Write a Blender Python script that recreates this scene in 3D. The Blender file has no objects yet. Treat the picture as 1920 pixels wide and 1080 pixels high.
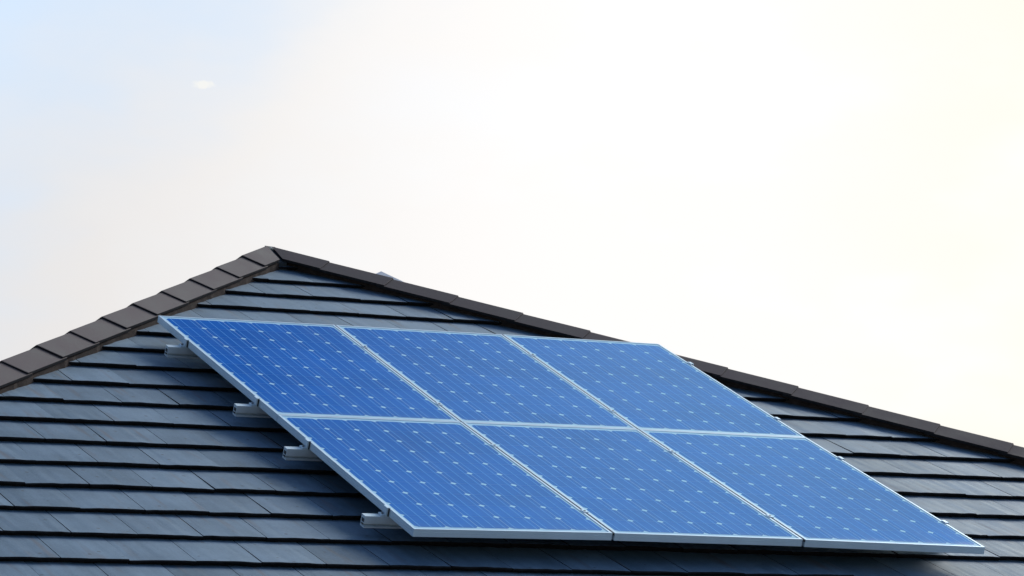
import bpy, bmesh, math, random
from mathutils import Vector, Matrix, noise
random.seed(7)
scene = bpy.context.scene
COL = scene.collection

# ------------------------------------------------------------------ frames
PITCH = math.radians(22.5)
CP, SP = math.cos(PITCH), math.sin(PITCH)
BASE_H = 3.3                                   # height of the lower edge of the array above the ground
def W(x, y, z=0.0):
    """roof frame (x along the courses, y up the slope, z off the slope) -> world"""
    return Vector((x, y*CP - z*SP, y*SP + z*CP + BASE_H))
def WD(x, y, z):
    return Vector((x, y*CP - z*SP, y*SP + z*CP))

# ------------------------------------------------------------------ camera
cam_d = bpy.data.cameras.new("camera"); cam = bpy.data.objects.new("camera", cam_d); COL.objects.link(cam)
cpos = W(-6.195672, -12.093937, 4.174428)
right = WD(0.88732917, -0.42599405, 0.17656727)
down = WD(0.05937417, -0.27416637, -0.95984765)
fwd = WD(0.45729820, 0.86218436, -0.21798277)
m = Matrix((right, -down, -fwd)).transposed().to_4x4(); m.translation = cpos
cam.matrix_world = m
cam_d.sensor_width = 36.0
cam_d.lens = 6105.69/1920*36.0
cam_d.shift_x = (960-943.593)/1920
cam_d.shift_y = (536.954-540)/1920
cam_d.clip_end = 2000
scene.camera = cam
scene.render.resolution_x, scene.render.resolution_y = 1024, 576
scene.view_settings.view_transform = 'Standard'
scene.view_settings.look = 'None'
scene.view_settings.exposure = 0.72
scene.view_settings.gamma = 1.0

# ------------------------------------------------------------------ light
SUN_AZ, SUN_EL = math.radians(60), math.radians(33)      # azimuth from +Y towards +X
world = bpy.data.worlds.new("World"); scene.world = world; world.use_nodes = True
nt = world.node_tree; nt.nodes.clear()
def N(tree, t, **kw):
    n = tree.nodes.new(t)
    for k, v in kw.items(): setattr(n, k, v)
    return n
def math_node(tree, op, a, b=None, c=None, clamp=False):
    n = N(tree, 'ShaderNodeMath', operation=op, use_clamp=clamp)
    for i, v in enumerate((a, b, c)):
        if v is None: continue
        if isinstance(v, (int, float)): n.inputs[i].default_value = v
        else: tree.links.new(v, n.inputs[i])
    return n.outputs[0]
def maprange(tree, v, a, b, c, d, smooth=False):
    n = N(tree, 'ShaderNodeMapRange')
    if smooth: n.interpolation_type = 'SMOOTHSTEP'
    tree.links.new(v, n.inputs[0])
    for i, q in enumerate((a, b, c, d)): n.inputs[i+1].default_value = q
    return n.outputs[0]
def mixcol(tree, f, a, b, mode='MIX'):
    n = N(tree, 'ShaderNodeMix', data_type='RGBA', blend_type=mode)
    for s, v in ((0, f), (6, a), (7, b)):
        if isinstance(v, (int, float)): n.inputs[s].default_value = v
        elif isinstance(v, tuple): n.inputs[s].default_value = (*v, 1.0)
        else: tree.links.new(v, n.inputs[s])
    return n.outputs[2]
sky = N(nt, 'ShaderNodeTexSky', sky_type='NISHITA', sun_disc=False)
sky.sun_elevation = SUN_EL; sky.sun_rotation = SUN_AZ
sky.air_density = 1.0; sky.dust_density = 0.6; sky.ozone_density = 2.0
SKY_STRENGTH = 0.11
geo = N(nt, 'ShaderNodeTexCoord')
def dot(v, d):
    n = N(nt, 'ShaderNodeVectorMath', operation='DOT_PRODUCT')
    nt.links.new(v, n.inputs[0]); n.inputs[1].default_value = tuple(d); return n.outputs['Value']
dirv = geo.outputs['Generated']
FA = math.atan2(fwd.x, fwd.y)
def azel(az, el): return (math.sin(az)*math.cos(el), math.cos(az)*math.cos(el), math.sin(el))
# thin bright cloud sheet, thickest low in the sky towards the sun, thinning to blue overhead
sunside = dot(dirv, azel(FA+math.radians(6), math.radians(5)))
veil = maprange(nt, sunside, 0.92, 0.966, 0.0, 1.0, True)
side = dot(dirv, azel(FA+math.radians(90), 0))           # left (-) to right (+) of the roof
elev = dot(dirv, (0, 0, 1))
nz = N(nt, 'ShaderNodeTexNoise'); nz.inputs['Scale'].default_value = 9.0; nz.inputs['Detail'].default_value = 4.0; nz.inputs['Roughness'].default_value = 0.55
mp = N(nt, 'ShaderNodeMapping'); mp.inputs['Scale'].default_value = (1, 1, 2.2)
nt.links.new(dirv, mp.inputs[0]); nt.links.new(mp.outputs[0], nz.inputs['Vector'])
cl = math_node(nt, 'SUBTRACT', nz.outputs['Fac'], 0.5)
cover = math_node(nt, 'MULTIPLY_ADD', cl, 0.35, veil, clamp=True)
warm = maprange(nt, math_node(nt, 'MULTIPLY_ADD', cl, 0.10, side), 0.075, 0.175, 0.0, 1.0, True)
cloud_col = mixcol(nt, warm, (1.02, 1.0, 0.985), (1.03, 0.995, 0.90))
cool = maprange(nt, side, -0.17, 0.03, 1.0, 0.0, True)
cloud_col = mixcol(nt, cool, cloud_col, (0.82, 0.797, 0.785))
tl = math_node(nt, 'ADD', elev, math_node(nt, 'MULTIPLY', side, -0.75))
blue = maprange(nt, math_node(nt, 'MULTIPLY_ADD', cl, 0.16, tl), 0.222, 0.335, 0.0, 1.0, True)
cloud_col = mixcol(nt, blue, cloud_col, (0.67, 0.82, 1.01))
# one small lit scrap of cloud left of the roof top
def pix_dir(u, v):
    return (right*((u-943.593)/6105.69) + down*((v-536.954)/6105.69) + fwd).normalized()
sd = pix_dir(381, 159)
sc1 = dot(dirv, right); sc2 = dot(dirv, -down)
ex = math_node(nt, 'MULTIPLY', math_node(nt, 'SUBTRACT', sc1, sd.dot(right)), 1/0.0034)
ey = math_node(nt, 'MULTIPLY', math_node(nt, 'SUBTRACT', sc2, sd.dot(-down)), 1/0.0013)
r2 = math_node(nt, 'ADD', math_node(nt, 'MULTIPLY', ex, ex), math_node(nt, 'MULTIPLY', ey, ey))
rag = N(nt, 'ShaderNodeTexNoise'); rag.inputs['Scale'].default_value = 420.0; rag.inputs['Detail'].default_value = 3.0; nt.links.new(dirv, rag.inputs['Vector'])
r2 = math_node(nt, 'MULTIPLY_ADD', math_node(nt, 'SUBTRACT', rag.outputs['Fac'], 0.5), 3.0, r2)
front = maprange(nt, dot(dirv, fwd), 0.9, 0.95, 0.0, 1.0)
scrap = math_node(nt, 'MULTIPLY', maprange(nt, r2, 0.0, 1.4, 0.6, 0.0, True), front)
cloud_col = mixcol(nt, scrap, cloud_col, (1.0, 0.98, 0.90))
skyc = N(nt, 'ShaderNodeVectorMath', operation='SCALE'); nt.links.new(sky.outputs[0], skyc.inputs[0]); skyc.inputs['Scale'].default_value = 1.0
k = N(nt, 'ShaderNodeVectorMath', operation='SCALE'); nt.links.new(cloud_col, k.inputs[0]); k.inputs['Scale'].default_value = 1.0/1.647/SKY_STRENGTH
# unseen bright lobe added to the sky to lighten the right-hand panels' reflections
glow = maprange(nt, dot(dirv, azel(math.radians(50), math.radians(34))), 0.945, 0.990, 0.0, 0.9, True)
# unseen sky behind the camera dimmed to deepen the shade on the roof
dull = maprange(nt, dot(dirv, azel(FA+math.radians(180), math.radians(20))), 0.1, 0.9, 1.0, 0.22, True)
refl_dim = maprange(nt, dot(dirv, azel(math.radians(20), math.radians(38))), 0.96, 0.995, 1.0, 0.35, True)  # dim spot added to the unseen sky, darkens the left panels' reflection
dull = math_node(nt, 'MULTIPLY', dull, refl_dim)
dim = N(nt, 'ShaderNodeVectorMath', operation='SCALE'); nt.links.new(skyc.outputs[0], dim.inputs[0]); nt.links.new(dull, dim.inputs['Scale'])
base_sky = mixcol(nt, glow, dim.outputs[0], (0.85/SKY_STRENGTH, 1.45/SKY_STRENGTH, 1.55/SKY_STRENGTH))
tot = mixcol(nt, cover, base_sky, k.outputs[0])
bg = N(nt, 'ShaderNodeBackground'); bg.inputs['Strength'].default_value = SKY_STRENGTH
nt.links.new(tot, bg.inputs['Color'])
wo = N(nt, 'ShaderNodeOutputWorld'); nt.links.new(bg.outputs[0], wo.inputs[0])

sun_d = bpy.data.lights.new("sun", 'SUN'); sun = bpy.data.objects.new("sun", sun_d); COL.objects.link(sun)
sun_d.energy = 1.8; sun_d.angle = math.radians(22); sun_d.color = (1.0, 0.95, 0.88)
sdir = Vector(azel(SUN_AZ, SUN_EL))
sun.rotation_euler = sdir.to_track_quat('Z', 'Y').to_euler()
sun.location = (20, 10, 20)

# ------------------------------------------------------------------ materials
def new_mat(name):
    mt = bpy.data.materials.new(name); mt.use_nodes = True
    t = mt.node_tree; b = t.nodes['Principled BSDF']
    return mt, t, b
def sset(b, **kw):
    for k_, v in kw.items():
        b.inputs[k_.replace('_', ' ')].default_value = v
def noise_tex(t, vec, scale, detail=4, rough=0.55):
    n = N(t, 'ShaderNodeTexNoise'); n.inputs['Scale'].default_value = scale
    n.inputs['Detail'].default_value = detail; n.inputs['Roughness'].default_value = rough
    if vec is not None: t.links.new(vec, n.inputs['Vector'])
    return n.outputs['Fac']
def simple(name, col, rough=0.6, metal=0.0, var=0.15, scale=20.0, spec=0.5, bump=0.0):
    mt, t, b = new_mat(name)
    tc = N(t, 'ShaderNodeTexCoord')
    nf = noise_tex(t, tc.outputs['Object'], scale, 5)
    lo = tuple(c*(1-var) for c in col); hi = tuple(min(1, c*(1+var)) for c in col)
    f = maprange(t, nf, 0.3, 0.7, 0, 1)
    t.links.new(mixcol(t, f, lo, hi), b.inputs['Base Color'])
    t.links.new(maprange(t, nf, 0.3, 0.7, rough*0.88, min(1, rough*1.12)), b.inputs['Roughness'])
    sset(b, Metallic=metal); b.inputs['Specular IOR Level'].default_value = spec
    if bump:
        bp = N(t, 'ShaderNodeBump'); bp.inputs['Strength'].default_value = bump; bp.inputs['Distance'].default_value = 0.003
        t.links.new(noise_tex(t, tc.outputs['Object'], scale*8, 6), bp.inputs['Height']); t.links.new(bp.outputs[0], b.inputs['Normal'])
    return mt

def tile_material():
    mt, t, b = new_mat("slate_grey_tile")
    uv = N(t, 'ShaderNodeUVMap'); uv.uv_map = 'UVMap'
    at = N(t, 'ShaderNodeAttribute'); at.attribute_name = 'tile_rnd'
    rnd = at.outputs['Fac']
    # streaks running down the slope
    mp1 = N(t, 'ShaderNodeMapping'); mp1.inputs['Scale'].default_value = (26, 2.2, 1)
    t.links.new(uv.outputs[0], mp1.inputs[0])
    streak = noise_tex(t, mp1.outputs[0], 1.0, 5, 0.6)
    cloudy = noise_tex(t, uv.outputs[0], 3.2, 4, 0.6)
    grain = noise_tex(t, uv.outputs[0], 90.0, 4, 0.7)
    v = math_node(t, 'ADD', math_node(t, 'MULTIPLY', streak, 0.42), math_node(t, 'MULTIPLY', cloudy, 0.45))
    v = math_node(t, 'ADD', v, math_node(t, 'MULTIPLY', grain, 0.30))
    v = math_node(t, 'ADD', v, math_node(t, 'MULTIPLY', math_node(t, 'SUBTRACT', rnd, 0.5), 0.20))
    f = maprange(t, v, 0.42, 0.76, 0.0, 1.0)
    c = mixcol(t, f, (0.062, 0.116, 0.176), (0.162, 0.248, 0.345))
    # rusty run-off streaks, few
    mp2 = N(t, 'ShaderNodeMapping'); mp2.inputs['Scale'].default_value = (17, 1.7, 1); mp2.inputs['Location'].default_value = (4.3, 1.7, 0)
    t.links.new(uv.outputs[0], mp2.inputs[0])
    rust = maprange(t, noise_tex(t, mp2.outputs[0], 1.0, 3, 0.5), 0.58, 0.72, 0.0, 0.45)
    c = mixcol(t, rust, c, (0.125, 0.092, 0.085))
    # small dark pits and lichen dots
    vo = N(t, 'ShaderNodeTexVoronoi'); vo.inputs['Scale'].default_value = 11.0; t.links.new(uv.outputs[0], vo.inputs['Vector'])
    dots = maprange(t, math_node(t, 'ADD', vo.outputs['Distance'], math_node(t, 'MULTIPLY', math_node(t, 'SUBTRACT', grain, 0.5), 0.10)), 0.07, 0.12, 0.6, 0.0)
    c = mixcol(t, dots, c, (0.05, 0.055, 0.06))
    t.links.new(c, b.inputs['Base Color'])
    t.links.new(maprange(t, streak, 0.3, 0.7, 0.55, 0.78), b.inputs['Roughness'])
    b.inputs['Specular IOR Level'].default_value = 0.3
    bp = N(t, 'ShaderNodeBump'); bp.inputs['Strength'].default_value = 0.35; bp.inputs['Distance'].default_value = 0.004
    t.links.new(math_node(t, 'ADD', math_node(t, 'MULTIPLY', streak, 0.6), math_node(t, 'MULTIPLY', grain, 0.5)), bp.inputs['Height'])
    t.links.new(bp.outputs[0], b.inputs['Normal'])
    return mt
M_TILE = tile_material()
M_BUTT = simple("dark_tile_edge", (0.016, 0.015, 0.016), 0.9, var=0.5, scale=60, spec=0.1)  # near-black butts, sides and undersides of the tiles
M_CAP = simple("brown_concrete_cap", (0.112, 0.086, 0.087), 0.8, var=0.22, scale=5, spec=0.25, bump=0.3)
M_CAPEND = simple("dark_cap_end", (0.030, 0.028, 0.030), 0.9, var=0.3, scale=40, spec=0.1)
M_MORTAR = simple("brown_mortar", (0.055, 0.040, 0.034), 0.95, var=0.35, scale=30, spec=0.1, bump=0.6)
M_VALLEY = simple("dark_flashing", (0.02, 0.028, 0.035), 0.7, var=0.3, scale=30)
M_ALU = simple("anodised_aluminium", (0.66, 0.79, 0.90), 0.5, metal=0.2, var=0.04, scale=9, spec=0.25)
M_STEEL = simple("rail_aluminium", (0.68, 0.76, 0.82), 0.45, metal=0.2, var=0.06, scale=14, spec=0.3)
M_BOLT = simple("bolt_steel", (0.22, 0.23, 0.25), 0.4, metal=0.8, var=0.1, scale=60)
M_UNDER = simple("panel_back_and_shade", (0.05, 0.05, 0.055), 0.8, var=0.1)  # panel backs and junction boxes, also the strips that stand for shade
M_WALL = simple("rendered_wall", (0.62, 0.58, 0.52), 0.9, var=0.06, scale=4, bump=0.3)
M_GUTTER = simple("gutter_grey", (0.08, 0.085, 0.09), 0.5, var=0.08)
M_SOFFIT = simple("soffit_white", (0.72, 0.72, 0.70), 0.6, var=0.04)
M_GLASS = simple("window_glass", (0.03, 0.04, 0.05), 0.08, var=0.1, spec=0.6)
M_FRAME = simple("window_frame", (0.75, 0.75, 0.74), 0.5, var=0.04)
M_FARROOF = simple("hazy_pale_roof", (0.90, 0.87, 0.88), 0.8, var=0.06, scale=0.8)  # distance haze is put into this pale roof colour
M_FARWALL = simple("pale_far_wall", (0.5, 0.47, 0.44), 0.9, var=0.06, scale=0.7)
def coated(name, col, var, rough, coat, scale, ior=1.3):
    mt, t, b = new_mat(name)
    tc = N(t, 'ShaderNodeTexCoord')
    nf = noise_tex(t, tc.outputs['Object'], scale, 3)
    lo = tuple(c*(1-var) for c in col); hi = tuple(min(1, c*(1+var)) for c in col)
    uv = N(t, 'ShaderNodeUVMap'); uv.uv_map = 'UVMap'
    oi = N(t, 'ShaderNodeObjectInfo')
    of = N(t, 'ShaderNodeVectorMath', operation='ADD'); t.links.new(uv.outputs[0], of.inputs[0]); t.links.new(oi.outputs['Location'], of.inputs[1])
    nf = noise_tex(t, of.outputs[0], scale, 3)
    c = mixcol(t, maprange(t, nf, 0.3, 0.7, 0, 1), lo, hi)
    at = N(t, 'ShaderNodeAttribute'); at.attribute_name = 'tile_rnd'
    c = mixcol(t, math_node(t, 'MULTIPLY', at.outputs['Fac'], 0.10), c, tuple(min(1, q*1.9) for q in col))
    # dust film: run marks down the glass, a dirt line along the lower frame edge
    sp = N(t, 'ShaderNodeSeparateXYZ'); t.links.new(uv.outputs[0], sp.inputs[0])
    mpn = N(t, 'ShaderNodeMapping'); mpn.inputs['Scale'].default_value = (14, 1.1, 1); t.links.new(of.outputs[0], mpn.inputs[0])
    run = maprange(t, noise_tex(t, mpn.outputs[0], 1.0, 4), 0.45, 0.75, 0.0, 0.07)
    edge = math_node(t, 'MULTIPLY', maprange(t, sp.outputs['Y'], 0.010, 0.10, 0.16, 0.0, True), maprange(t, nf, 0.3, 0.6, 0.5, 1.0))
    dust = math_node(t, 'ADD', run, edge)
    c = mixcol(t, dust, c, (0.36, 0.42, 0.46))
    t.links.new(c, b.inputs['Base Color'])
    sset(b, Roughness=rough); b.inputs['Specular IOR Level'].default_value = 0.0
    t.links.new(math_node(t, 'ADD', 0.10, math_node(t, 'MULTIPLY', dust, 1.2)), b.inputs['Coat Roughness'])
    b.inputs['Coat Weight'].default_value = coat; b.inputs['Coat IOR'].default_value = ior
    return mt
M_CELL = coated("blue_silicon_cell", (0.006, 0.140, 0.56), 0.10, 0.5, 0.34, 1.7)
M_BUS = coated("cell_busbar", (0.14, 0.45, 0.95), 0.05, 0.5, 0.34, 5)
M_BACK = coated("white_backsheet", (0.52, 0.80, 1.0), 0.03, 0.5, 0.34, 5)

def bounce_ground():
    mt, t, b = new_mat("pale_bounce_ground")  # unseen ground, made pale to bounce light up onto the panel frames
    tc = N(t, 'ShaderNodeTexCoord')
    a = noise_tex(t, tc.outputs['Object'], 0.4, 5); g = noise_tex(t, tc.outputs['Object'], 25, 6)
    f = math_node(t, 'ADD', math_node(t, 'MULTIPLY', a, 0.5), math_node(t, 'MULTIPLY', g, 0.5))
    t.links.new(mixcol(t, maprange(t, f, 0.35, 0.65, 0, 1), (0.33, 0.31, 0.275), (0.47, 0.45, 0.41)), b.inputs['Base Color'])
    sset(b, Roughness=0.95)
    return mt
M_GROUND = bounce_ground()

# ------------------------------------------------------------------ mesh helpers
class MB:
    """collects faces in world space, built as one mesh object"""
    def __init__(s): s.v = []; s.f = []; s.mi = []; s.uv = []; s.r = []
    def add(s, pts, faces, mi=0, uv=None, r=0.5):
        o = len(s.v); s.v += [Vector(p) for p in pts]
        for i, fc in enumerate(faces):
            s.f.append([o+j for j in fc]); s.mi.append(mi if isinstance(mi, int) else mi[i]); s.r.append(r)
            s.uv.append([(uv[j] if uv else (0, 0)) for j in fc])
    def box(s, P, x0, x1, y0, y1, z0, z1, mi=0):
        pts = [P(x, y, z) for z in (z0, z1) for y in (y0, y1) for x in (x0, x1)]
        s.add(pts, [(0, 2, 3, 1), (4, 5, 7, 6), (0, 1, 5, 4), (2, 6, 7, 3), (0, 4, 6, 2), (1, 3, 7, 5)], mi)
    def prism(s, rings, mi=0, cap=True):
        n = len(rings[0]); pts = [p for r_ in rings for p in r_]; fs = []
        for k_ in range(len(rings)-1):
            for i in range(n):
                j = (i+1) % n
                fs.append((k_*n+i, k_*n+j, (k_+1)*n+j, (k_+1)*n+i))
        if cap:
            fs.append(tuple(range(n-1, -1, -1))); fs.append(tuple((len(rings)-1)*n+i for i in range(n)))
        s.add(pts, fs, mi)
    def build(s, name, mats, parent=None, origin=None, clips=(), bevel=0.0, fixn=True):
        if not isinstance(mats, (list, tuple)): mats = [mats]
        o = Vector(origin) if origin is not None else (parent.matrix_world.translation.copy() if parent else Vector())
        if origin is None and parent is not None: o = ROOT_LOC[parent.name]
        me = bpy.data.meshes.new(name)
        me.from_pydata([tuple(p-o) for p in s.v], [], s.f)
        for mt in mats: me.materials.append(mt)
        me.polygons.foreach_set('material_index', s.mi)
        ul = me.uv_layers.new(name='UVMap'); i = 0
        flat = [c for fuv in s.uv for c in fuv]
        for li, c in enumerate(flat): ul.data[li].uv = c
        at = me.attributes.new('tile_rnd', 'FLOAT', 'FACE'); at.data.foreach_set('value', s.r)
        if clips or bevel or fixn:
            bm = bmesh.new(); bm.from_mesh(me)
            for co, no in clips:
                bmesh.ops.bisect_plane(bm, geom=bm.verts[:]+bm.edges[:]+bm.faces[:], plane_co=Vector(co)-o, plane_no=no, clear_outer=True)
            if fixn: bmesh.ops.recalc_face_normals(bm, faces=bm.faces[:])
            if bevel:
                bmesh.ops.bevel(bm, geom=[e for e in bm.edges if len(e.link_faces) == 2 and e.calc_face_angle() > 0.5], offset=bevel, segments=1, affect='EDGES')
            bm.to_mesh(me); bm.free()
        ob = bpy.data.objects.new(name, me); COL.objects.link(ob)
        if parent:
            ob.parent = parent                     # parent and child share the same base point
            ob.location = (0, 0, 0)
            ROOT_LOC[ob.name] = o
        else:
            ob.location = o; ROOT_LOC[ob.name] = o
        return ob
ROOT_LOC = {}
def thing(name, loc, label, cat, group=None):
    o = bpy.data.objects.new(name, None); COL.objects.link(o); o.location = loc
    o.empty_display_size = 0.3
    o['label'] = label; o['category'] = cat
    if group: o['group'] = group
    ROOT_LOC[o.name] = Vector(loc)
    return o
def I3(x, y, z): return Vector((x, y, z))

# ------------------------------------------------------------------ ground
g = MB()
R_ = 900
g.add([(-R_, -R_, 0), (R_, -R_, 0), (R_, R_, 0), (-R_, R_, 0)], [(0, 1, 2, 3)])
go = g.build('ground', M_GROUND); go['kind'] = 'structure'

# ------------------------------------------------------------------ the house
EXPO, TW, TT = 0.322, 0.2985, 0.022           # course exposure, tile width, thickness
A_CREST = W(1.41, 5.275, -0.065)              # where the two hips meet, crest line of the caps
VDROP = 0.0758
A_N = A_CREST - Vector((0, 0, VDROP))         # same point on the tile planes
hl = WD(-math.sin(math.radians(42.1)), -math.cos(math.radians(42.1)), 0)
hr = WD(math.sin(math.radians(42.68)), -math.cos(math.radians(42.68)), 0)
# the left side of the house stands a little out of square, so its slope turns away from the street
B_N, B_CREST = A_N.copy(), A_CREST.copy()
LEFT_E = Vector((math.sin(math.radians(8)), math.cos(math.radians(8)), 0))
LEFT_TAN = -hl.z/abs(hl.x*LEFT_E.y - hl.y*LEFT_E.x)
hlb = Vector((-0.45, 0.80, 0)); hlb.z = -abs(hlb.x*LEFT_E.y - hlb.y*LEFT_E.x)*LEFT_TAN; hlb.normalize()
hrb = Vector((hr.x, -hr.y, hr.z))
REAR_E = (hrb - hlb*(hrb.z/hlb.z)).normalized()
EAVE_Y = 0.2 - 6*EXPO                          # butt line of the lowest course in the front slope
Z_EAVE = W(0, EAVE_Y, -0.135).z
def slope_frame(a, b):
    """frame of the plane through directions a (horizontal) and b (hip)"""
    exv = a.normalized(); n = exv.cross(b).normalized()
    if n.z < 0: n = -n
    eyv = n.cross(exv).normalized()
    if eyv.z < 0: eyv = -eyv
    exv = eyv.cross(n).normalized()
    return exv, eyv, n
def tile_field(mb, origin, exv, eyv, n, y_first, rows, xr, joint0, jit):
    """rows of lapped flat tiles; y_first = butt line of the lowest course, in the slope frame at origin"""
    rg = random.Random(jit)
    for k_ in range(rows):
        yb = y_first + k_*EXPO
        off = joint0 + (0.0 if k_ % 2 == 0 else TW/2)
        i0 = int(math.floor((xr[0]-off)/TW))-1; i1 = int(math.ceil((xr[1]-off)/TW))+1
        for i in range(i0, i1):
            x0 = off + i*TW + 0.0016 + rg.uniform(-.0008, .0008); x1 = off + (i+1)*TW - 0.0016 + rg.uniform(-.0008, .0008)
            dy = rg.uniform(-.0035, .0035); dz = rg.uniform(-.0016, .0016); tw = rg.uniform(-.0016, .0016); r = rg.random()
            L = 0.395; zb = 0.010
            nseg = 7; top0 = []; top1 = []; bot0 = []; bot1 = []; mid = []; uv = []
            for s_ in range(nseg+1):
                fx = s_/nseg; x = x0 + (x1-x0)*fx
                ry = rg.uniform(-.0022, .0022) if 0 < s_ < nseg else rg.uniform(-.003, .004)
                rz = rg.uniform(-.0010, .0007)
                camb = 0.0015*math.sin(math.pi*fx)
                yy = yb + dy + ry; zz = zb + dz + tw*(fx-.5)*2 + rz + camb
                top0.append((x, yy+.006, zz)); mid.append((x, yy, zz-.005+rg.uniform(-.001, .001)))
                bot0.append((x, yy+.013+rg.uniform(-.003, .003), zz-TT+.0005))
                sl = TT/EXPO
                top1.append((x, yb+L, zb+camb*0.3 + dz*.3 - L*sl)); bot1.append((x, yb+L, zb - L*sl - 0.016))
            allp = top1+top0+mid+bot0+bot1
            pts = [origin + exv*p[0] + eyv*p[1] + n*p[2] for p in allp]
            uv = [(p[0]+r*3.7, p[1]+jit*11) for p in allp]
            c = nseg+1; fs = []; mi = []
            for lvl in range(4):
                for s_ in range(nseg):
                    a = lvl*c+s_; fs.append((a, a+c, a+c+1, a+1)); mi.append(0 if lvl == 0 else 1)
            e = [0, c, 2*c, 3*c, 4*c]; fs.append(tuple(reversed(e))); mi.append(1)
            e = [c-1, 2*c-1, 3*c-1, 4*c-1, 5*c-1]; fs.append(tuple(e)); mi.append(1)
            mb.add(pts, fs, mi, uv, r)

house_loc = Vector((A_N.x, A_N.y, 0))
house = thing('house', house_loc, "house with a grey tiled hip roof and brown ridge caps, carrying the solar panels", 'house')
UPV = Vector((0, 0, 1))
XV, YV = Vector((1, 0, 0)), Vector((0, 1, 0))
run_z = A_N.z - Z_EAVE
def clip(co, d, side_pt):
    no = d.cross(UPV).normalized()
    if (Vector(side_pt)-co).dot(no) > 0: no = -no
    return (co, no)                             # clear_outer removes the positive side
slopes = []
# front: rows measured in the roof frame so that the butts stand where the courses are
fx, fy, fn = slope_frame(XV, hl)
rb = MB()
def slope(name_seed, origin, exv, eyv, n, y_first, joint0, clips, xr):
    rows = int((0.05 - y_first)/EXPO)+1
    mb = MB(); tile_field(mb, origin, exv, eyv, n, y_first, rows, xr, joint0, name_seed)
    return mb, clips
M_ALL = MB()
def append_clipped(mb, clips):
    """clip a field with its hips, then add it to the whole roof covering"""
    bm = bmesh.new(); vs = [bm.verts.new(p) for p in mb.v]
    ml = bm.faces.layers.int.new('mi'); rl = bm.faces.layers.float.new('r'); ul = bm.loops.layers.uv.new('u')
    for fc, mi, uv, r in zip(mb.f, mb.mi, mb.uv, mb.r):
        fb = bm.faces.new([vs[i] for i in fc]); fb[ml] = mi; fb[rl] = r
        for lp, u in zip(fb.loops, uv): lp[ul].uv = u
    for co, no in clips:
        bmesh.ops.bisect_plane(bm, geom=bm.verts[:]+bm.edges[:]+bm.faces[:], plane_co=co, plane_no=no, clear_outer=True)
    bm.verts.index_update(); o = len(M_ALL.v)
    M_ALL.v += [v.co.copy() for v in bm.verts]
    for fb in bm.faces:
        M_ALL.f.append([o+v.index for v in fb.verts]); M_ALL.mi.append(fb[ml]); M_ALL.r.append(fb[rl])
        M_ALL.uv.append([tuple(lp[ul].uv) for lp in fb.loops])
    bm.free()
rear = B_N + Vector((0, 20, 0)); frontp = A_N + Vector((0, -20, 0)); leftp = A_N + Vector((-20, 1.6, 0)); rightp = A_N + Vector((20, 1.6, 0))
# front slope: joints of the even courses at x = 0.009 in the roof frame
yA = (A_N - W(0, 0, -0.135)).dot(fy)
half = 7.3
mbf, _ = slope(1, A_N, fx, fy, fn, EAVE_Y - yA, 0.009 - 1.41, None, (-half, half))
append_clipped(mbf, [clip(A_N, hl, frontp), clip(A_N, hr, frontp)])
def other(seed, pt, horiz, hip, clips, xr, outward):
    exv, eyv, n = slope_frame(horiz, hip)
    y0 = -(run_z)/eyv.z
    mb = MB(); rows = int((0.03 - y0)/EXPO)+1
    tile_field(mb, pt, exv, eyv, n, y0, rows, xr, 0.1, seed)
    append_clipped(mb, clips)
other(2, A_N, LEFT_E, hl, [clip(A_N, hl, leftp), clip(B_N, hlb, leftp)], (-9, 9), -1)
other(3, A_N, YV, hr, [clip(A_N, hr, rightp), clip(B_N, hrb, rightp)], (-9, 9), 1)
other(4, B_N, REAR_E, hlb, [clip(B_N, hlb, rear), clip(B_N, hrb, rear)], (-half, half), 1)
roof = M_ALL.build('roof', [M_TILE, M_BUTT], house, fixn=False)

# roofing underlay below the tiles, closed down to the soffit
tl_ = run_z/(-hl.z); tr_ = run_z/(-hr.z); tlb_ = run_z/(-hlb.z)
dn = Vector((0, 0, -0.075))
cor = [A_N+hl*tl_, A_N+hr*tr_, B_N+hrb*tr_, B_N+hlb*tlb_]
uc = [c + Vector((0.06 if i in (0, 3) else -0.06, 0.06 if i in (0, 1) else -0.06, -0.075)) for i, c in enumerate(cor)]
u = MB(); u.add(uc+[A_N+dn, B_N+dn], [(0, 1, 4), (1, 2, 5, 4), (2, 3, 5), (3, 0, 4, 5)])
u.build('underlay', M_VALLEY, roof)

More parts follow.
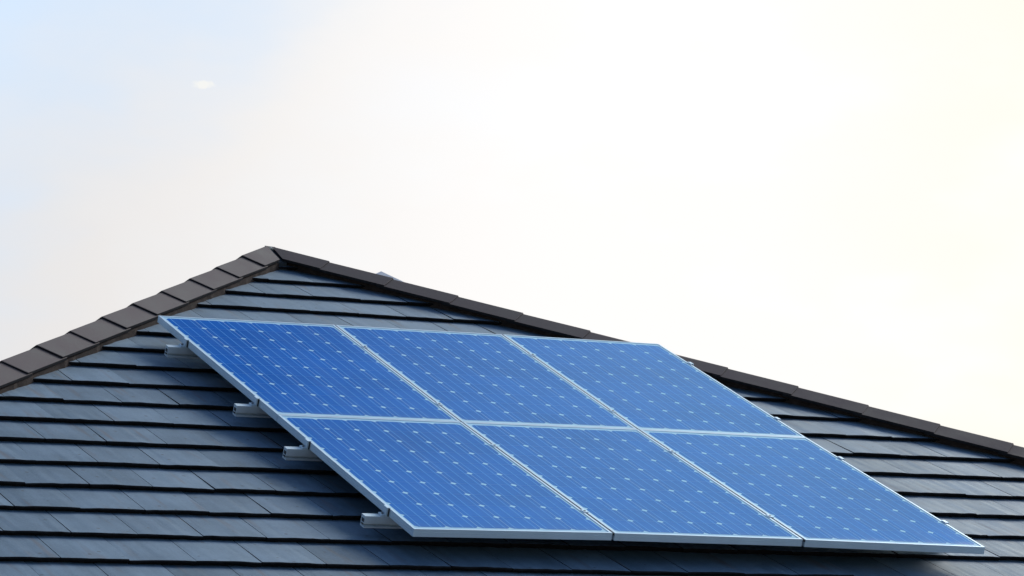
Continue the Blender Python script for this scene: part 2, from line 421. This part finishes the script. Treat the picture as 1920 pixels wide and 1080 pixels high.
# hip and ridge caps
def cap_run(parent, start, d, wl, wr, first, expo, length, lift=0.019, clips=(), mats=(M_CAP, M_CAPEND)):
    """angular caps along direction d from start; wl / wr = wing vectors from the crest to the two outer edges"""
    d = d.normalized(); up_ = (UPV - d*UPV.dot(d)).normalized()
    nl = wl.cross(d).normalized(); nl = nl if nl.z > 0 else -nl
    nr = wr.cross(d).normalized(); nr = nr if nr.z > 0 else -nr
    th = 0.016; s0 = None; ends = [first]
    while ends[-1] < length: ends.append(min(length+0.001, ends[-1] + expo*random.uniform(.985, 1.015)))
    prev = -0.19
    for e in ends:
        a = prev - 0.05; b = e
        lift_a, lift_b = 0.0, lift*random.uniform(.88, 1.12)
        rot = random.uniform(-.004, .004)
        rings = []
        for s_, lf, cut in ((a, lift_a, 0), (b-0.012, lift_b*.96, 0), (b-0.003, lift_b, 0), (b, lift_b-0.003, 1)):
            c0 = start + d*s_ + up_*lf
            sh = rot*(s_-a)
            L0 = wl*(1.0-0.012*cut); Rr = wr*(1.0-0.012*cut)
            ch = 0.010
            crest_l = c0 + wl.normalized()*ch; crest_r = c0 + wr.normalized()*ch
            le = c0 + L0 + wl.normalized()*sh; re = c0 + Rr - wr.normalized()*sh
            rings.append([le - nl*th, le, crest_l - up_*0.0005, c0 - up_*0.0015, crest_r - up_*0.0005, re, re - nr*th, c0 - up_*(th*1.25+.0015)])
        mb = MB(); n = 8; pts = [p for r_ in rings for p in r_]; fs = []; mi = []
        for k_ in range(3):
            for i in range(n):
                j = (i+1) % n
                fs.append((k_*n+i, k_*n+j, (k_+1)*n+j, (k_+1)*n+i)); mi.append(1 if (i in (0, 5, 6, 7)) else 0)
        fs.append((0, 1, 2, 3, 7)); mi.append(1); fs.append((3, 4, 5, 6, 7)); mi.append(1)
        o = 3*n
        fs.append((o+0, o+7, o+3, o+2, o+1)); mi.append(1); fs.append((o+3, o+7, o+6, o+5, o+4)); mi.append(1)
        mb.add(pts, fs, mi)
        mb.build('hip_cap', mats, parent, clips=clips if b < 0.9 else ())
        prev = b
def wing(n, d, side_pt, wid, drop):
    pp = n.cross(d).normalized()
    if pp.dot(side_pt - A_N) < 0: pp = -pp
    return pp*wid - n*drop
lx, ly, ln = slope_frame(LEFT_E, hl); rx, ry_, rn = slope_frame(YV, hr); bx, by, bn = slope_frame(REAR_E, hlb)
fpt, lpt, rpt, bpt = A_N+Vector((0, -9, -3)), A_N+Vector((-9, 1, -3)), A_N+Vector((9, 1, -3)), B_N+Vector((0, 9, -3))
def fill(name_parent, start, d, w1, w2, length, ins=0.012, seed=1):
    """mortar bed under a run of caps"""
    d = d.normalized(); mb = MB(); rings = []; k_ = max(2, int(length/0.05)); rg = random.Random(seed)
    for i in range(k_+1):
        s_ = 0.02 + (length-0.02)*i/k_
        c0 = start + d*s_ - UPV*0.024
        j1, j2 = rg.uniform(-.004, .004), rg.uniform(-.004, .004)
        a_ = c0 + w1.normalized()*(w1.length-ins+j1); b_ = c0 + w2.normalized()*(w2.length-ins+j2)
        rings.append([a_ - UPV*0.10, a_, c0, b_, b_ - UPV*0.10])
    mb.prism(rings)
    return mb.build('mortar_bed', M_MORTAR, name_parent)
runs = [(A_CREST, hl, wing(fn, hl, fpt, .150, .027), wing(ln, hl, lpt, .150, .027), 0.436, 0.415, tl_+.02),
        (A_CREST, hr, wing(fn, hr, fpt, .126, .026), wing(rn, hr, rpt, .126, .026), 0.405, 0.418, tr_+.02),
        (B_CREST, hlb, wing(bn, hlb, bpt, .150, .027), wing(ln, hlb, lpt, .150, .027), 0.43, 0.415, tlb_+.02),
        (B_CREST, hrb, wing(bn, hrb, bpt, .126, .026), wing(rn, hrb, rpt, .126, .026), 0.43, 0.418, tr_+.02)]
def mitre(exv, d):
    sg = 1.0 if exv.dot(d) > 0 else -1.0       # keep the side the run goes to, 13 mm off the joint
    return (A_CREST + exv*sg*0.016, -exv*sg)
mitres = [[mitre(fx, hl), mitre(LEFT_E, hl)], [mitre(fx, hr), mitre(YV, hr)], [mitre(REAR_E, hlb), mitre(LEFT_E, hlb)], [mitre(REAR_E, hrb), mitre(YV, hrb)]]
for i, (st, d, w1, w2, f0, ex_, ln_) in enumerate(runs):
    cap_run(roof, st, d, w1, w2, f0, ex_, ln_, 0.008 if i % 2 else 0.012, mitres[i])
    fill(roof, st, d, w1, w2, ln_-.03, 0.055 if i % 2 else 0.014, seed=i)
# dark flashing saddle where the caps meet
sd_ = MB()
top = A_CREST + Vector((0, 0, 0.004))
fdn = -fy*0.225 - fn*0.043
sw = fx*0.034
sd_.add([top-sw*.5+YV*.012-UPV*.002, top+sw*1.5+YV*.012-UPV*.006, top+fdn+sw*1.1, top+fdn-sw*1.1,
         top-sw*.5+YV*.012-UPV*.05, top+sw*1.5+YV*.012-UPV*.05, top+fdn+sw*1.1-UPV*.05, top+fdn-sw*1.1-UPV*.05],
        [(0, 1, 2, 3), (3, 2, 6, 7), (0, 3, 7, 4), (1, 5, 6, 2), (4, 7, 6, 5), (0, 4, 5, 1)])
sd_.build('ridge_saddle', M_VALLEY, roof)
# a bright screw head in the saddle
sc_ = MB(); c0 = top + fdn*0.22 + fn*0.004
ring = [c0 + (fx*math.cos(a)*.004 + fy*math.sin(a)*.008) for a in [i*math.pi/4 for i in range(8)]]
sc_.prism([ring, [p+fn*.006 for p in ring]]); sc_.build('screw', M_SOFFIT, roof)

# walls, soffit, fascia and gutter below the eaves (the plan is a slightly skewed four-sider)
zw = Z_EAVE - 0.16
def inset(poly, d):
    """move every side of the plan polygon inwards by d"""
    out = []; n = len(poly)
    for i in range(n):
        p0, p1, p2 = poly[i-1], poly[i], poly[(i+1) % n]
        e1 = Vector((p1.x-p0.x, p1.y-p0.y)).normalized(); e2 = Vector((p2.x-p1.x, p2.y-p1.y)).normalized()
        n1 = Vector((-e1.y, e1.x)); n2 = Vector((-e2.y, e2.x))
        k_ = d/(1+n1.dot(n2)); q = (n1+n2)*k_
        out.append(Vector((p1.x+q.x, p1.y+q.y, 0)))
    return out
def ring(poly, z): return [Vector((p.x, p.y, z)) for p in poly]
w_ = MB(); w_.prism([ring(inset(cor, .55), 0), ring(inset(cor, .55), zw)]); w_.build('wall', M_WALL, house)
s_ = MB(); s_.prism([ring(inset(cor, .082), zw+.002), ring(inset(cor, .082), zw+.02)]); s_.build('soffit', M_SOFFIT, house)
def loop(mb, prof):
    """sweep a closed profile of (inset, height) round the eaves"""
    rings = [ring(inset(cor, d), z) for d, z in prof]; n = len(cor); k_ = len(rings)
    pts = [p for r_ in rings for p in r_]
    mb.add(pts, [(a*n+i, a*n+(i+1) % n, ((a+1) % k_)*n+(i+1) % n, ((a+1) % k_)*n+i) for a in range(k_) for i in range(n)])
fsc = MB(); loop(fsc, [(.055, zw-.01), (.055, Z_EAVE-.085), (.08, Z_EAVE-.085), (.08, zw-.01)]); fsc.build('fascia', M_SOFFIT, house)
zg = Z_EAVE - 0.05
gt = MB()
gp = [(.05-.06+.06*math.cos(math.pi*k_/8), zg-.06*math.sin(math.pi*k_/8)) for k_ in range(9)]
gp += [(.05-.06+.055*math.cos(math.pi*k_/8), zg-.055*math.sin(math.pi*k_/8)) for k_ in range(8, -1, -1)]
loop(gt, gp); gt.build('gutter', M_GUTTER, house)
fw = inset(cor, .55); xw0, xw1, yy = fw[0].x, fw[1].x, fw[0].y
for wx in (xw0+1.6, xw0+5.0, xw1-3.0):
    fr = MB()
    for a in ((wx, wx+1.6, .9, .97), (wx, wx+1.6, 1.93, 2.0), (wx, wx+.07, .971, 1.929), (wx+1.53, wx+1.6, .971, 1.929), (wx+.77, wx+.83, .971, 1.929)):
        fr.box(I3, a[0], a[1], yy-.05, yy-.002, a[2], a[3])
    wf = fr.build('window', M_FRAME, house)
    gl = MB(); gl.box(I3, wx+.06, wx+1.54, yy-.02, yy-.004, .96, 1.94); gl.build('pane', M_GLASS, wf)

# ------------------------------------------------------------------ solar panels
T = {'TL': (-.0032, 3.3062, 0), 't1': (1.0075, 3.3118, .0048), 't1b': (1.0145, 3.3099, .0048), 't2': (2.022, 3.3196, .0048), 't2b': (2.0315, 3.3195, .0048), 'TR': (3.0339, 3.3355, 0),
     'ML': (.0070, 1.6299, 0), 'm1': (.988, 1.6308, .0048), 'm1b': (.9965, 1.6300, .0048), 'm2': (1.994, 1.6425, .0048), 'm2b': (2.0045, 1.6418, .0048), 'MR': (3.0095, 1.6447, 0),
     'BL': (.0077, .0095, 0), 'b1': (1.0038, .0190, .0048), 'b1b': (1.0154, .0161, .0048), 'b2': (2.0085, .0062, .0048), 'b2b': (2.0208, -.0001, .0048), 'BR': (3.0227, -.0213, 0)}
def at(kk, dy=0.0): p = T[kk]; return Vector((p[0], p[1]+dy, p[2]))
SG = 0.0026
PW, PH, FH = 0.992, 1.65, 0.036
def make_panel(corners, label, shade_strip=True):
    bl, br, tr, tl = corners
    def P(x, y, z=0.0):                         # module metres -> world, as the module is set on its rails
        a, b = x/PW, y/PH
        q = bl*(1-a)*(1-b) + br*a*(1-b) + tr*a*b + tl*(1-a)*b
        return W(q.x, q.y, q.z + z)
    base = P(PW/2, PH/2, -FH)
    root = thing('solar_panel', base, label, 'solar panel', 'solar panels of the roof array')
    fr = MB()
    prof = [(.0115, -.0050), (.0115, 0), (.0008, 0), (0, -.0008), (0, -.0105), (.0016, -.0112), (.0016, -.0132), (0, -.0139), (0, -.0225), (.0013, -.0231), (.0013, -.0247), (0, -.0253), (0, -FH+.0008), (.0008, -FH), (.028, -FH), (.028, -FH+.002), (.0035, -FH+.002), (.0035, -.0050)]
    rings = []
    for dd, z in prof:
        rings.append([P(dd, dd, z), P(PW-dd, dd, z), P(PW-dd, PH-dd, z), P(dd, PH-dd, z)])
    n = len(rings); fs = []
    for k_ in range(n):
        for i in range(4):
            j = (i+1) % 4; k2 = (k_+1) % n
            fs.append((k_*4+i, k_*4+j, k2*4+j, k2*4+i))
    fr.add([p for r_ in rings for p in r_], fs); fr.build('frame', M_ALU, root)
    la = MB(); zg_ = -.0026
    i0 = .0100
    la.add([P(i0, i0, zg_), P(PW-i0, i0, zg_), P(PW-i0, PH-i0, zg_), P(i0, PH-i0, zg_)], [(0, 1, 2, 3)], 0, [(i0, i0), (PW-i0, i0), (PW-i0, PH-i0), (i0, PH-i0)], 0.0)
    la.add([P(i0, i0, zg_-.004), P(PW-i0, i0, zg_-.004), P(PW-i0, PH-i0, zg_-.004), P(i0, PH-i0, zg_-.004)], [(3, 2, 1, 0)], 3)
    px, py = 0.1575, 0.1575
    sx, sy = (PW - 6*px)/2, (PH - 10*py)/2
    hc, hv = 0.1550/2, 0.1564/2; ch = 0.0155
    for iy in range(10):
        for ix in range(6):
            cx, cy = sx+(ix+.5)*px, sy+(iy+.5)*py
            o = [(-hc+ch, -hv), (hc-ch, -hv), (hc, -hv+ch), (hc, hv-ch), (hc-ch, hv), (-hc+ch, hv), (-hc, hv-ch), (-hc, -hv+ch)]
            la.add([P(cx+a, cy+b, zg_+.0003) for a, b in o], [tuple(range(8))], 1, [(cx+a, cy+b) for a, b in o], random.random())
    for ix in range(6):
        for q in (-1, 0, 1):
            cx = sx+(ix+.5)*px + q*0.0520
            la.add([P(cx-.0019, sy+.002, zg_+.0006), P(cx+.0019, sy+.002, zg_+.0006), P(cx+.0019, PH-sy-.002, zg_+.0006), P(cx-.0019, PH-sy-.002, zg_+.0006)], [(0, 1, 2, 3)], 2, [(cx, sy), (cx, sy), (cx, PH-sy), (cx, PH-sy)], 0.0)
    la.build('cell_sheet', [M_BACK, M_CELL, M_BUS, M_UNDER], root, fixn=False)
    if shade_strip:                                    # dark strip standing for the shade in the joint to the left-hand panel
        st_ = MB(); st_.box(P, -.0066, -.0006, .004, PH-.004, -.012, -.0016); st_.build('gap_shade', M_UNDER, root)
    jb = MB(); jb.box(P, PW/2-.06, PW/2+.06, PH-.22, PH-.13, -.027, -.0075); jb.build('junction_box', M_UNDER, root)
    return root
make_panel((at('ML', SG), at('m1', SG), at('t1'), at('TL')), "deepest blue upper row solar panel, its top corner close to the left hip ridge", False)
make_panel((at('m1b', SG), at('m2', SG), at('t2'), at('t1b')), "solar panel in the middle of the upper row, between two other upper panels")
make_panel((at('m2b', SG), at('MR', SG), at('TR'), at('t2b')), "upper row solar panel overlapping the right hip ridge and the sky")
make_panel((at('BL'), at('b1'), at('m1', -SG), at('ML', -SG)), "lower row solar panel at the left, above the two lowest rail ends", False)
make_panel((at('b1b'), at('b2'), at('m2', -SG), at('m1b', -SG)), "solar panel in the middle of the lower row, between two other lower panels")
make_panel((at('b2b'), at('BR'), at('MR', -SG), at('m2b', -SG)), "paler solar panel at the lower right corner of the array")

# ------------------------------------------------------------------ mounting rails with their clamps
def make_rail(ya, yb, label, mids):
    """rail under the panels; ya / yb = its height up the slope at the left and right edge of the array"""
    def Y(x): return ya + (yb-ya)*x/3.03
    def P(x, y, z): return W(x, Y(x)+y, z)
    root = thing('mounting_rail', P(1.5, 0, -.095), label, 'mounting rail', 'aluminium rails under the solar panels')
    b = MB(); xa, xb = -0.105, 3.075
    prof = [(-.019, -.038), (.019, -.038), (.019, -.092), (-.023, -.092), (-.024, -.084), (.004, -.083), (.004, -.073), (-.020, -.072), (-.020, -.0395)]
    rings = [[P(x, y, z) for y, z in prof] for x in (xa, xb)]
    b.prism(rings); b.build('beam', M_STEEL, root, bevel=0.0)
    # dark plates standing for the shaded hollow of the sawn end
    e = MB(); e.box(P, xa-.0015, xa+.002, -.015, .010, -.068, -.052); e.box(P, xa-.0015, xa+.002, -.006, .012, -.081, -.075); e.build('hollow_shade', M_UNDER, root)
    def zt(x): return 0.0048*max(0.0, 1-((x-1.51)/1.51)**2)
    for xe, sg in ((mids[0], -1), (mids[3], 1)):
        c = MB()
        xs = sorted((xe + sg*.0006, xe + sg*.014)); c.box(P, xs[0], xs[1], -.020, .020, -.0375, .0012)
        xs = sorted((xe - sg*.007, xe + sg*.014)); c.box(P, xs[0], xs[1], -.020, .020, .0014, .0040)
        xs = sorted((xe + sg*.0142, xe + sg*.034)); c.box(P, xs[0], xs[1], -.018, .020, -.0376, -.030)
        cl_ = c.build('end_clamp', M_ALU, root, bevel=0.0008)
        gk = MB(); xs = sorted((xe + sg*.0006, xe + sg*.006)); gk.box(P, xs[0], xs[1], -.0245, -.0203, -.0355, .0006); gk.build('slit_shade', M_UNDER, cl_)  # the thin dark strip stands for the slit of shade beside the clamp
        bo = MB(); cx = xe + sg*.023
        ringb = [P(cx+.006*math.cos(a), .006*math.sin(a), -.0300) for a in [i*math.pi/3 for i in range(6)]]
        ringt = [P(cx+.006*math.cos(a), .006*math.sin(a), -.0225) for a in [i*math.pi/3 for i in range(6)]]
        bo.prism([ringb, ringt]); bo.build('bolt', M_BOLT, cl_)
    for xm in mids[1:3]:
        c = MB(); z0 = 0.0052
        c.box(P, xm-.013, xm+.013, -.018, .018, z0, z0+.0028); c.box(P, xm-.0042, xm+.0042, -.020, .020, -.0375, z0-.0002)
        cl_ = c.build('mid_clamp', M_ALU, root, bevel=0.0008)
        bo = MB()
        bo.prism([[P(xm+.0065*math.cos(a), .0065*math.sin(a), z) for a in [i*math.pi/3 for i in range(6)]] for z in (z0+.0028, z0+.0055)])
        bo.build('bolt', M_BOLT, cl_)
    for xh in (0.45, 1.5, 2.55):
        hk = MB(); hk.box(P, xh-.02, xh+.02, .0192, .0245, -.112, -.045); hk.box(P, xh-.02, xh+.02, .0247, .22, -.1175, -.112)
        hk.build('roof_hook', M_BOLT, root)
make_rail(2.872, 2.955, "highest rail end, jutting out just below the top left corner of the solar array", (-.0010, 1.0115, 2.025, 3.0305))
make_rail(1.888, 1.960, "second rail end from the top, under the side of the upper left panel", (.0050, 0.998, 2.005, 3.0145))
make_rail(1.232, 1.305, "third rail end from the top, under the side of the lower left panel", (.0071, 0.995, 2.001, 3.0128))
make_rail(0.296, 0.335, "lowest rail end, jutting out near the bottom left corner of the solar array", (.0076, 1.0075, 2.0127, 3.0200))

# ------------------------------------------------------------------ far house, only its roof tip shows
tip = cpos + pix_dir(714.6, 508.6)*46.0
fh = thing('far_house', (tip.x, tip.y, 0), "distant building whose pale pyramid roof tip peeks over the right hip ridge", 'house')
hw = 5.2; hz = hw*0.60
az = math.atan2((tip-cpos).x, (tip-cpos).y)
ca, sa = math.cos(-az), math.sin(-az)
def Q(x, y, z): return Vector((tip.x + x*ca - y*sa, tip.y + x*sa + y*ca, z))
r_ = MB(); zt_ = tip.z
r_.add([Q(-hw, -hw, zt_-hz), Q(hw, -hw, zt_-hz), Q(hw, hw, zt_-hz), Q(-hw, hw, zt_-hz), Q(0, 0, zt_)], [(0, 1, 4), (1, 2, 4), (2, 3, 4), (3, 0, 4), (3, 2, 1, 0)])
r_.build('roof', M_FARROOF, fh)
w_ = MB(); w_.box(Q, -hw+.5, hw-.5, -hw+.5, hw-.5, 0, zt_-hz-.003); w_.build('wall', M_FARWALL, fh)
